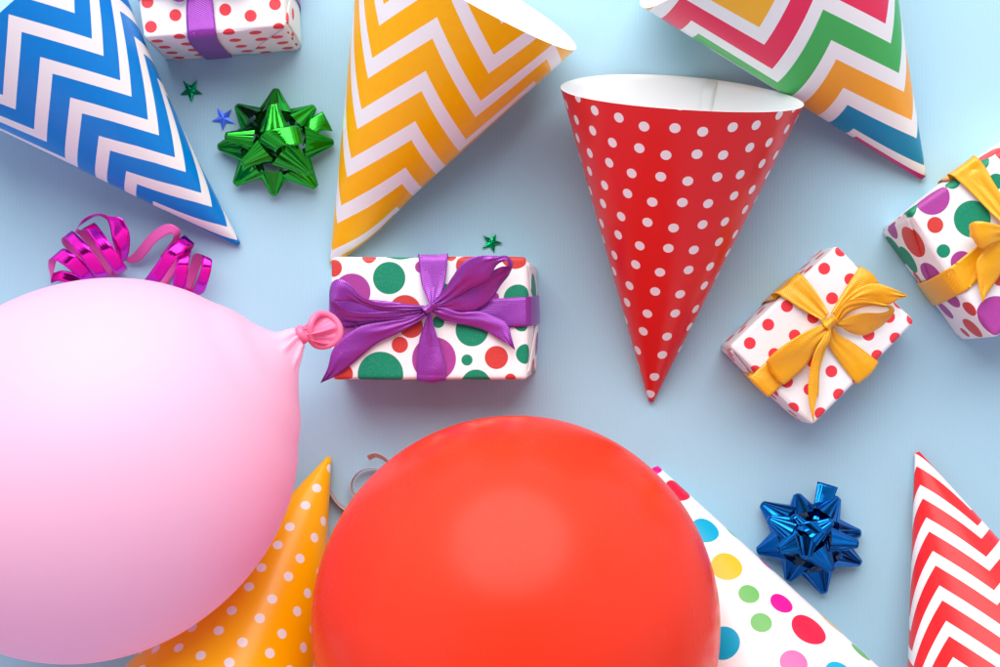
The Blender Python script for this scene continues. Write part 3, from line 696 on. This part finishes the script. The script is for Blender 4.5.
# ---- D: large dotted gift with golden bow, cut by the right edge of the frame
def gift_big_gold():
    h = 84
    b = Box([(907, 211), (994, 339), (1144, 241), (1057, 114)], h, 5, [(-2, -12), (-3, -3), (0, 0), (0, 2)], (7, 0, 0, 5))
    c = b.cen
    root = thing('gift_box', 'white gift with large green, red and purple dots and a golden satin bow', 'gift', (c[0], c[1]), 'wrapped gifts')
    dots = []
    L = [(932, 197, 18, PURP), (972.3, 219, 18.5, TEAL), (935.2, 225, 8.2, REDO), (943.4, 251, 6.8, TEAL), (961.6, 262, 11, PURP), (996, 316, 20, PURP), (979.7, 161, 9.5, TEAL), (996, 181.5, 8, TEAL),
         (952.5, 181, 8, TEAL), (1000, 279, 7, REDO), (1008, 148, 14, REDO), (1030, 200, 16, PURP), (1040, 250, 14, TEAL), (1070, 170, 12, REDO), (1080, 220, 15, TEAL), (1110, 230, 10, PURP), (1020, 310, 8, TEAL), (1040, 290, 10, REDO)]
    for x, y, r, q in L:
        g = G(x, y, h); dots.append((g[0], g[1], r * (D - h) / D, q))
    for x, y, r, q in ((915.5, 240, 16.5, REDO), (912, 257, 15, TEAL), (897, 250, 17, TEAL), (936, 273, 15, PURP), (921, 275, 7, REDO), (955, 297, 10, PURP), (947.5, 308.5, 11, PURP), (970, 308.5, 8, REDO),
                       (973, 328, 12, REDO), (964, 333, 6, REDO), (892, 227, 12, PURP), (890, 218, 8, REDO), (904, 206, 13, TEAL), (926, 190, 12, TEAL), (986, 143, 12, REDO)):
        g = b.inv(x, y); dots.append((g[0], g[1], r, q))
    m = mat_dots('large_dotted_wrapping_paper', dots, 0.42, 0.16, 0.10)
    b.build('wrapping_paper', m, root)
    b.fold(0, [(0.02, 0.02), (0.40, 0.02), (0.50, 0.6), (0.03, 0.95)], m, root, 0.7, (0, 0))
    R = lambda n_, rows, **k: ribbon(n_, rows, M_gold, root, box=b if n_ == 'ribbon_band' else None, **k)
    R('ribbon_band', [(937, 184, 1, 965, 165, 1), (937, 179, 30, 966, 158, 30), (943, 176, 68, 969, 155.5, 68), (950, 174.5, 85, 976, 156.5, 85), (958.5, 181, 87, 984.5, 166, 87), (974.5, 196, 88, 993, 181, 89), (989, 211, 90, 1001, 194, 91), (1004, 225, 94, 1012, 214, 95), (1012, 232, 96, 1017, 227, 97)], crown=1.8, ripple=2.4, seed=31)
    R('ribbon_band', [(918.5, 280, 1, 936.5, 302, 1), (928, 278.5, 35, 945, 300, 35), (946, 269.5, 76, 960, 293.5, 76), (953, 265, 85.5, 969, 288.5, 85.5), (975.6, 247.5, 88, 985, 272, 88), (995, 236, 93, 1000, 252, 92), (1009, 231, 97, 1011, 238, 97)], crown=1.2, ripple=2.0, seed=32)
    R('ribbon_band', [(1018, 236, 96, 1013, 241, 96), (1040, 262, 88, 1020, 276, 88), (1060, 284, 86, 1036, 300, 86), (1066, 292, 80, 1041, 308, 80), (1034, 290, 1, 1010, 305, 1)], crown=1.2, ripple=2.0, seed=33)
    R('ribbon_band', [(1016, 226, 96, 1021, 231, 96), (1060, 190, 88, 1072, 212, 88), (1094, 168, 86, 1109, 190, 86), (1100, 164, 80, 1114, 186, 80), (1068, 172, 1, 1080, 194, 1)], crown=1.2, ripple=2.0, seed=34)
    R('bow_tail', [(1010, 234, 97, 1014, 240, 96), (1000, 240, 100, 1010, 256, 94), (985.5, 249.8, 98, 1002, 272, 92), (976.2, 262, 94, 992, 287, 91), (977.5, 280, 92, 986.5, 295, 91), (982, 301.8, 92, 982.5, 302, 92)], crown=1.6, ripple=1.8, seed=35)
    R('bow_loop', [(1011, 229, 98, 1013, 235, 97), (1000, 225.5, 107, 1003, 240, 100), (986, 222, 112, 990, 245.5, 106), (975, 221.5, 110, 982, 249.5, 104), (969.3, 225, 103, 977, 245, 98), (973, 229, 97, 980, 241, 94), (990, 229, 94, 992, 239, 93), (1009, 231, 95, 1010, 236, 95)], crown=2.0, ripple=2.2, seed=36)
    R('bow_loop', [(1018, 230, 98, 1016, 236, 97), (1030, 222, 107, 1028, 242, 100), (1046, 214, 112, 1044, 244, 106), (1060, 214, 110, 1054, 246, 104), (1064, 220, 103, 1058, 240, 98), (1050, 226, 97, 1048, 240, 94), (1034, 228, 94, 1032, 240, 93), (1019, 231, 95, 1018, 236, 95)], crown=2.0, ripple=2.2, seed=37)
    R('bow_knot', [(1009, 226, 90, 1018, 225, 90), (1008, 229, 102, 1019, 226, 102), (1010, 236, 104, 1021, 232, 104), (1013, 241, 98, 1021, 237, 98), (1013, 241, 90, 1019, 239, 90)], crown=1.8, ripple=1.4, n=6, thick=2.2, seed=38)
gift_big_gold()

# ================================================================ balloons
def mat_balloon(name, base, through, rough, spec=0.4, fac=0.4):
    m = NT(name, rough=rough, spec=spec, base=base)
    n = m.noise(22, 4); b = m.bump(n, 0.05, 0.002)
    st = m.n('ShaderNodeMapping'); tc = m.n('ShaderNodeTexCoord'); m.t.links.new(tc.outputs['Object'], st.inputs['Vector'])
    st.inputs['Scale'].default_value = (1.0, 0.35, 1.0); st.inputs['Rotation'].default_value = (0, 0, 0.9)
    f = m.noise(90, 5, st.outputs[0], 0.75)
    f2 = m.noise(14, 3)
    r = m.math('ADD', m.math('MULTIPLY_ADD', f, 0.16, rough - 0.12), m.math('MULTIPLY', f2, 0.10)); m.t.links.new(r, m.b.inputs['Roughness'])
    m.normal(m.bump(f, 0.06, 0.0006, b))
    m.translucent(fac, through)
    return m.m

def balloon(label, centre, ax, prof, mat, neck=None):
    """surface of revolution about a lying axis; prof = (distance along axis, radius)"""
    C = np.array(centre, float); a = _n(np.array(ax, float)); s = _n(np.cross([0, 0, 1.0], a)); u = np.cross(a, s)
    pr = catmull(prof, 6); pr[:, 1] = np.maximum(pr[:, 1], 0.0); N = 96; V = []; F = []
    for x, r in pr:
        for k in range(N):
            t = 2 * math.pi * k / N; rr = r; bend = np.zeros(3)
            if neck and x > neck['x']:
                g = min(1, (x - neck['x']) / neck['len']); g2 = min(1, max(0, (x - neck.get('pleat', neck['x'])) / 12)); rr = r * (1 + 0.24 * g2 * math.sin(7 * t + 1) + 0.10 * g2 * math.sin(12 * t))
                bend = np.array(neck['bend']) * g * g
            V.append(C + a * x + bend + rr * (math.cos(t) * u + math.sin(t) * s))
    L = len(pr)
    for i in range(L - 1):
        for k in range(N):
            F.append((i * N + k, i * N + (k + 1) % N, (i + 1) * N + (k + 1) % N, (i + 1) * N + k))
    F.append(tuple(range(N))[::-1]); F.append(tuple((L - 1) * N + k for k in range(N)))
    me = mesh('balloon', V, F); recalc(me)
    return tag(link('balloon', me, mat), label, 'balloon', 'inflated balloons')

M_pink = mat_balloon('pink_latex', (1.0, 0.65, 0.81), (1.0, 0.66, 0.83), 0.48, 0.60, 0.44)
M_hotpink = mat_balloon('gathered_pink_latex', (1.0, 0.24, 0.45), (1.0, 0.25, 0.48), 0.36, 0.5, 0.25)
M_red = mat_balloon('red_latex', (0.95, 0.055, 0.022), (0.95, 0.05, 0.015), 0.25, 0.22, 0.30)

def ellipse_prof(r, back, front, x1, tail):
    P = []
    for i in range(25):
        t = math.pi - (math.pi - math.acos(x1 / front)) * i / 24
        x = math.cos(t) * (back if math.cos(t) < 0 else front); P.append((x, max(0.01, r * math.sin(t))))
    return P + tail

def knot_and_tail(root, K, T, size, mat, facing=(0, 0, 1), seed=3):
    """tight knot plus the rolled lip with its crumpled skin"""
    K = np.array(K, float); T = np.array(T, float); d = _n(T - K); nrm = _n(np.array(facing, float)); nrm = _n(nrm - d * (nrm @ d)); sd = np.cross(d, nrm)
    pts = [K + 5.2 * (math.cos(t) * sd + math.sin(t) * nrm) + d * 1.8 * math.sin(t * 2 + 0.6) for t in np.linspace(0, 2 * math.pi, 11)[:-1]]
    tube('knot', pts, [3.6] * 10, mat, root, n=5, closed=True)
    # rolled lip
    ring = []
    for t in np.linspace(0, 2 * math.pi, 25)[:-1]:
        x = size * 0.92 * math.cos(t); y = size * math.sin(t)
        ring.append(T + d * x * 1.02 + sd * y + nrm * (2.5 * math.sin(2 * t + 0.5) + 4 * max(0, math.cos(t))))
    lip = tube('rolled_lip', ring, [3.0, 2.6, 3.2, 2.7, 3.0], mat, root, n=4, closed=True)
    # skin between knot and lip, gathered in deep folds
    V = []; F = []; M = 26; N = 96
    rc = catmull_closed(np.array(ring), 4)
    for i in range(M + 1):
        f = i / M
        for k in range(N):
            t = 2 * math.pi * k / N
            o = rc[k]
            sx = K + d * 3 + 3.6 * (math.cos(t) * d * 0.3 + math.sin(t) * sd) + nrm * 2.5 * math.cos(t)
            p = sx * (1 - f) + o * f
            dep = math.sin(math.pi * f)
            p = p + nrm * (dep * (3.4 * math.sin(4 * t + 1.2 + 1.3 * f) + 1.8 * math.sin(9 * t + 2.5 * f) - 1.0))
            V.append(p)
    for i in range(M):
        for k in range(N): F.append((i * N + k, i * N + (k + 1) % N, (i + 1) * N + (k + 1) % N, (i + 1) * N + k))
    me = mesh('gathered_skin', V, F); recalc(me); link('gathered_skin', me, mat, root)

PC = G(91, 470.5, 166)
a_ = np.array([0.86, 0.51, -0.02])
pk = balloon('large pale pink balloon with its knot beside the purple ribboned gift', PC, a_,
             ellipse_prof(163.5, 175, 187, 166, [(179, 58), (187, 42), (195, 29), (203, 18), (211, 12), (218, 8)]), M_pink, neck=dict(x=182, len=34, pleat=199, bend=(-4, 6, 0)))
ee = PC + _n(a_) * 218.5 + np.array([-5, 7, 0])
knot_and_tail(pk, ee + np.array([1, 1, 1]), G(323, 330, 150), 15, M_hotpink, facing=(0.15, -0.1, 1))

RC = G(515.5, 619.5, 177)
rd = balloon('large shiny red balloon cut by the bottom edge of the picture', RC, np.array([0.05, -1, 0.02]),
             ellipse_prof(177, 178, 186, 158, [(176, 62), (184, 40), (191, 26), (198, 16), (205, 11), (211, 8)]), M_red, neck=dict(x=172, len=30, bend=(0, 0, 0)))
kk = RC + _n(np.array([0.05, -1, 0.02])) * 213
knot_and_tail(rd, kk, kk + np.array([2, -22, -2]), 15, M_red)

# ================================================================ foil star bows
def star_bow(label, centre, petals, tail, loop, mat, mat_in, seed):
    root = thing('gift_bow', label, 'gift bow', G(centre[0], centre[1])[:2], 'foil star bows')
    rnd = random.Random(seed)
    for (tx, ty, tz, bx, by, bz, rb, rt) in petals:
        # one loop: a strip rolled into a pointed half-cone, open underneath and towards the middle
        Tp = G(tx, ty, tz); Bp = G(bx, by, bz); a = _n(Tp - Bp); s = _n(np.cross(a, [0, 0, 1.0])); u = np.cross(s, a)
        if u[2] < 0: u = -u
        L = np.linalg.norm(Tp - Bp); M = 12; N = 36; V = []; UV = []; F = []
        tw = rnd.uniform(-0.35, 0.35); f1 = rnd.uniform(0, 6.28); sq = rnd.uniform(0.85, 1.0)
        for side in (0, 1):
            for i in range(M + 1):
                f = i / M; r = rb * (1 - f) + rt * f
                r -= side * 0.35
                ctr = Bp + a * L * f
                for k in range(N + 1):
                    t = -2.3 + 4.6 * k / N
                    tr = abs(((t * 1.6 + f1) % 1.0) - 0.5) * 2
                    rr = r * (0.94 + 0.15 * tr + 0.03 * math.sin(7 * t + f1 * 2))
                    p = ctr + rr * (math.sin(t + tw) * s * (1.0 + 0.12 * (1 - f)) + math.cos(t + tw) * u * sq)
                    p = p + a * (-(1 - f) * rb * 0.45 * (0.5 - 0.5 * math.cos(t)))
                    if p[2] < 0.6: p[2] = 0.6
                    V.append(p); UV.append((f * L, t * 5 + f1))
        K = N + 1; NN = (M + 1) * K
        FM = []
        for i in range(M):
            for k in range(N):
                q = i * K + k; F.append((q, q + 1, q + K + 1, q + K)); FM.append(0); F.append((NN + q, NN + q + K, NN + q + K + 1, NN + q + 1)); FM.append(1)
        for i in range(M):
            for k in (0, N): q = i * K + k; F.append((q, q + K, NN + q + K, NN + q)); FM.append(0)
        # folded-over tip
        for k in range(N): F.append((M * K + k, M * K + k + 1, NN + M * K + k + 1, NN + M * K + k)); FM.append(0)
        V.append(Tp + a * 1.2); UV.append((L, 0)); ci = len(V) - 1
        for k in range(N): F.append((M * K + k, M * K + k + 1, ci)); FM.append(0)
        me = mesh('pointed_loop', V, F, UV, FM); recalc(me); link('pointed_loop', me, [mat, mat_in], root)
    ribbon('ribbon_end', tail, [mat, mat_in], root, two=True, crown=0.8, thick=0.5, seed=seed)
    ribbon('centre_loop', loop, [mat, mat_in], root, two=True, thick=0.5, seed=seed)
    # small round card the loops are stapled to
    V = []; F = []
    c = G(centre[0], centre[1]); n = 32
    for z in (0.6, 1.8):
        for k in range(n): V.append((c[0] + 13 * math.cos(2 * math.pi * k / n), c[1] + 13 * math.sin(2 * math.pi * k / n), z))
    F.append(tuple(range(n))[::-1]); F.append(tuple(range(n, 2 * n)))
    for k in range(n): F.append((k, (k + 1) % n, n + (k + 1) % n, n + k))
    link('base_card', mesh('base_card', V, F), mat_in, root, smooth=False)
    # folded strips between the loops, deep in the bow
    for k in range(9):
        t = k * 0.70 + 0.3; r0, r1 = 4, 19; x0, y0 = centre
        ca, sa = math.cos(t), math.sin(t); w = 7
        rows = [(x0 + r0 * ca - w * sa * .5, y0 - r0 * sa - w * ca * .5, 28, x0 + r0 * ca + w * sa * .5, y0 - r0 * sa + w * ca * .5, 24),
                (x0 + 10 * ca - w * sa, y0 - 10 * sa - w * ca, 20, x0 + 10 * ca + w * sa, y0 - 10 * sa + w * ca, 16),
                (x0 + r1 * ca - w * sa, y0 - r1 * sa - w * ca, 10, x0 + r1 * ca + w * sa, y0 - r1 * sa + w * ca, 8)]
        ribbon('folded_strip', rows, [mat, mat_in], root, two=True, crown=2.0, thick=0.4, n=4, seed=k)
    return root

def petal(c, tip, tz, frac, bz, rb, rt=3.6):
    bx = c[0] + (tip[0] - c[0]) * frac; by = c[1] + (tip[1] - c[1]) * frac
    return (tip[0], tip[1], tz, bx, by, bz, rb, rt)

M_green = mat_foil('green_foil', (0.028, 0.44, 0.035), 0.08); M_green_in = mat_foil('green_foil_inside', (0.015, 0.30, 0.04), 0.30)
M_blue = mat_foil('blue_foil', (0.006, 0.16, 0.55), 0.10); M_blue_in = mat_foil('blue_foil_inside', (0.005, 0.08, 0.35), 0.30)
c1 = (275, 143)
star_bow('shiny green foil star bow lying by the blue star', c1,
    [petal(c1, t, 9, 0.50, 16, 18, 3.2) for t in ((276, 89.5), (237, 106), (218.5, 147), (235, 184), (274, 195), (316, 187), (333, 142.5), (314.5, 107))] +
    [petal(c1, (273.5, 103), 42, 0.33, 36, 14), petal(c1, (225.5, 136), 32, 0.42, 30, 12), petal(c1, (242.5, 164), 36, 0.34, 34, 13), petal(c1, (310, 172.5), 36, 0.30, 36, 15)],
    [(300, 128, 22, 308, 140, 22), (312, 118, 17, 321, 131, 17), (322.5, 111.5, 12, 332.5, 131, 12)],
    [(264, 150, 34, 282, 160, 34), (259, 140, 48, 276, 152, 50), (266, 131, 58, 282, 146, 60), (283, 127, 60, 293, 146, 62), (298, 126, 52, 303, 143, 54), (301, 132, 40, 303, 146, 42)],
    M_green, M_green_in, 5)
c2 = (807, 537)
star_bow('shiny dark blue foil star bow beside the many dotted hat', c2,
    [petal(c2, t, 9, 0.50, 16, 18, 3.6) for t in ((762, 504), (797, 494.5), (838, 498), (860, 533), (860, 563), (824, 592.5), (788, 580), (757.5, 551))] +
    [petal(c2, (768.5, 518), 30, 0.42, 32, 14), petal(c2, (778.5, 550), 40, 0.32, 37, 15), petal(c2, (832, 570.5), 36, 0.32, 36, 16), petal(c2, (857.5, 544), 32, 0.42, 33, 13, 4), petal(c2, (832, 521), 46, 0.12, 42, 14, 3.5), petal(c2, (806, 558), 50, 0.1, 44, 12, 5), petal(c2, (793, 516), 40, 0.2, 38, 12, 4)],
    [(812, 520, 24, 826, 524, 24), (814, 505, 18, 830, 508, 18), (817.5, 481.5, 12, 838, 487.5, 12)],
    [(800, 540, 38, 812, 550, 38), (796, 530, 46, 810, 541, 48), (803, 523, 52, 818, 534, 54), (815, 521, 50, 826, 533, 52), (822, 526, 42, 828, 537, 44)],
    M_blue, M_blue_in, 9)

# ================================================================ curling ribbons
def build_curl(label, segs, mats, name='curling_ribbon', group='curled gift ribbons'):
    P = []; W = []
    for p, w in segs: P += list(p); W += list(w)
    P = np.array(P); W = np.array(W)
    for _ in range(2):
        W[1:-1] = (W[:-2] + 2 * W[1:-1] + W[2:]) / 4; P[1:-1] = (P[:-2] + 6 * P[1:-1] + P[2:]) / 8
    # keep the width square to the path
    T = np.gradient(P, axis=0); T /= np.linalg.norm(T, axis=1)[:, None]
    ln = np.linalg.norm(W, axis=1)[:, None]
    W = W - T * np.sum(W * T, 1)[:, None]; W = W / (np.linalg.norm(W, axis=1)[:, None] + 1e-9) * ln
    A = P - W; B = P + W
    A[:, 2] = np.maximum(A[:, 2], 0.8); B[:, 2] = np.maximum(B[:, 2], 0.8)
    L = len(A); m = 4; V = []; UV = []; F = []; FM = []
    nor = np.cross(T, W); nor /= np.linalg.norm(nor, axis=1)[:, None] + 1e-9
    s = np.r_[0, np.cumsum(np.linalg.norm(np.diff(P, axis=0), axis=1))]
    for side in (0, 1):
        for i in range(L):
            for j in range(m + 1):
                v = j / m; V.append(A[i] * (1 - v) + B[i] * v + nor[i] * (0.22 if side == 0 else -0.22)); UV.append((s[i], v * 11))
    N = L * (m + 1)
    for i in range(L - 1):
        for j in range(m):
            a = i * (m + 1) + j; F.append((a, a + m + 1, a + m + 2, a + 1)); FM.append(0)
            F.append((N + a, N + a + 1, N + a + m + 2, N + a + m + 1)); FM.append(1)
    for i in range(L - 1):
        for j in (0, m):
            a = i * (m + 1) + j; F.append((a, a + m + 1, N + a + m + 1, N + a)); FM.append(0)
    me = mesh(name, V, F, UV, FM)
    return tag(link(name, me, mats), label, 'ribbon', group)

M_mag = mat_foil('magenta_foil', (0.97, 0.02, 0.60), 0.18, 0.10)
mp = NT('magenta_ribbon_back', rough=0.45, spec=0.5, base=(0.80, 0.11, 0.46)); M_magb = mp.m
rows = [(86, 280, 5, 84, 291, 5), (74, 273, 5, 71, 284, 5), (62, 270.5, 7, 58, 281, 7), (52, 273, 14, 51, 283, 14), (48.5, 268, 26, 53, 274, 26), (50, 259, 38, 61, 249.5, 38), (64, 265.5, 46, 75, 255, 46), (80, 279, 32, 91, 269, 32), (87, 285, 14, 97, 277, 14), (86, 277, 4, 98, 271, 4),
    (72, 256, 5, 84, 248, 5), (62, 243, 18, 72, 235, 18), (64.5, 238, 34, 73.5, 231.5, 34), (78, 254, 47, 89.5, 247.5, 47), (92.5, 274, 34, 106, 271, 34), (99, 281, 14, 111, 275, 14), (100, 271, 4, 112, 266, 4),
    (91, 247, 5, 103, 241, 5), (82, 234, 18, 93, 228, 18), (85, 229, 34, 95.5, 223.5, 34), (98.5, 249, 47, 111, 244, 47), (113, 270.5, 34, 125, 264.5, 34), (117, 276, 15, 127, 270, 15), (110, 273, 3.5, 121, 268, 3.5),
    (94, 252, 4, 106, 246, 4), (79, 235, 10, 89, 232, 10), (75, 231, 16, 78, 229, 26), (85, 222, 28, 84.5, 218.5, 38), (97, 216, 36, 98, 213.5, 46), (106, 219, 41, 110, 216.5, 49), (109.5, 226, 44, 122, 219, 49), (113, 243, 42, 129.5, 233, 44), (118, 255, 30, 129.5, 249, 30), (121, 262, 14, 127, 259, 16),
    (128, 257, 8, 128.5, 262.5, 5), (134, 253, 12, 138, 262, 10), (141, 244.5, 20, 146, 255, 18), (151.5, 232.5, 28, 154.5, 244, 27), (163, 225, 34, 165, 236, 33), (172, 224.3, 36, 172, 233.5, 34), (180, 230, 32, 173, 239, 30), (179, 240, 20, 168, 246, 20),
    (172, 258, 5, 160, 257, 5), (178, 262, 5, 172, 252, 5), (190, 252, 10, 183, 242, 10), (194, 243.5, 28, 184, 235.5, 28), (178, 257, 43, 167, 250, 43), (161, 281, 26, 149, 274, 26), (155, 288, 10, 144, 282, 10),
    (166, 285, 4, 156, 280, 4), (179, 268, 4, 170, 260, 4), (190, 255, 12, 181, 247, 12), (191, 248.5, 28, 180, 249, 28), (189, 264, 42, 176, 264, 42), (186, 286.5, 28, 172.5, 285, 28), (184, 296, 10, 172, 294, 10),
    (192, 288, 4, 183, 283, 4), (199, 270, 8, 190, 265, 8), (205, 258, 20, 194, 254.5, 20), (211.5, 259.5, 34, 202, 255.5, 34), (211.5, 268, 38, 201, 267.5, 38), (208, 282, 30, 197, 280, 30), (203, 293, 14, 192, 289, 14), (190, 296, 4, 184, 286, 4)]
e1, e2 = sec(*rows)
cr = strip('curling_ribbon', e1, e2, [M_mag, M_magb], None, n=6, m=4, thick=0.45, two=True, up=(0, 0, 1))
tag(cr, 'shiny magenta curling ribbon in loose coils above the pink balloon', 'ribbon', 'curled gift ribbons')

M_sil = NT('silver_ribbon', rough=0.3, metal=0.6, base=(0.72, 0.70, 0.70)).m
M_silb = NT('copper_ribbon_back', rough=0.4, metal=0.3, base=(0.55, 0.38, 0.32)).m
sp = [(322, 470, 6), (327, 485, 6), (336, 501, 6), (349, 511, 6), (366, 514, 6.5), (384, 508, 7), (395, 495, 7.5), (394, 480, 8), (386, 471, 8.5), (374, 467.5, 9), (361, 470.5, 9), (352.5, 480, 9), (352, 491, 9.5), (359, 500, 10), (372, 503, 11),
      (386, 497, 12), (394, 484, 13), (393, 470, 14), (386, 460, 15), (376, 455, 15), (368, 458, 15)]
pp = catmull([G(*q) for q in sp], 4)
ww = []
for i in range(len(pp)):
    t = _n(pp[min(i + 1, len(pp) - 1)] - pp[max(i - 1, 0)]); o = np.array([t[1], -t[0], 0])
    k = i / (len(pp) - 1); ww.append(np.array([0, 0, 1.0]) * (4.5 - 2.2 * max(0, k - 0.8) / 0.2) + o * (0.6 + 2.6 * max(0.0, (k - 0.75) / 0.25)))
build_curl('thin silver curling ribbon peeking out beside the red balloon', [(pp, ww)], [M_sil, M_silb])

# ================================================================ confetti stars
def star(label, pts, z, mat, fold):
    c = np.mean([G(x, y, z) for x, y in pts], axis=0); P = [G(x, y, z) for x, y in pts]
    V = []; n = 5; ring = []
    for i in range(n):
        ring.append(P[i] + np.array([0, 0, fold[i]])); mid = (P[i] + P[(i + 1) % n]) / 2
        ring.append(c + (mid - c) * 0.50)
    for k, dz in ((0, 0.0), (1, -0.5)):
        for p in ring: V.append(p + np.array([0, 0, dz]))
        V.append(c + np.array([0, 0, 1.0 + dz]))
    F = []
    for i in range(10):
        j = (i + 1) % 10; F.append((10, i, j)); F.append((21, 11 + j, 11 + i)); F.append((i, 11 + i, 11 + j, j))
    me = mesh('confetti_star', V, F); recalc(me)
    return tag(link('confetti_star', me, mat, smooth=False), label, 'confetti', 'foil confetti stars')
mg = NT('green_star_foil', rough=0.22, metal=1.0, base=(0.004, 0.28, 0.10)); mg.normal(mg.bump(mg.noise(700, 2), 0.35, 0.0008)); M_gs = mg.m
mb = NT('blue_star_foil', rough=0.4, metal=0.5, base=(0.06, 0.16, 0.85)); M_bs = mb.m
star('green foil star between the blue zigzag hat and the red dotted gift with purple ribbon', [(182.9, 80.5), (197.8, 80.3), (202.8, 94.1), (191.5, 102.7), (179.9, 95)], 1.6, M_gs, (0.5, 2.5, 0.3, 1.5, 0))
star('small blue foil star touching the green foil bow', [(217.2, 108), (231.7, 109.3), (234.5, 123.3), (222.6, 130.5), (211.7, 121.1)], 1.6, M_bs, (0, 0.8, 0, 0.5, 0.3))
star('dark green foil star just above the gift with the purple bow', [(483, 235.4), (495.9, 233.4), (502.9, 243.2), (494.2, 253), (481.9, 248.8)], 1.6, M_gs, (1.5, 0.3, 1.8, 0, 1.0))
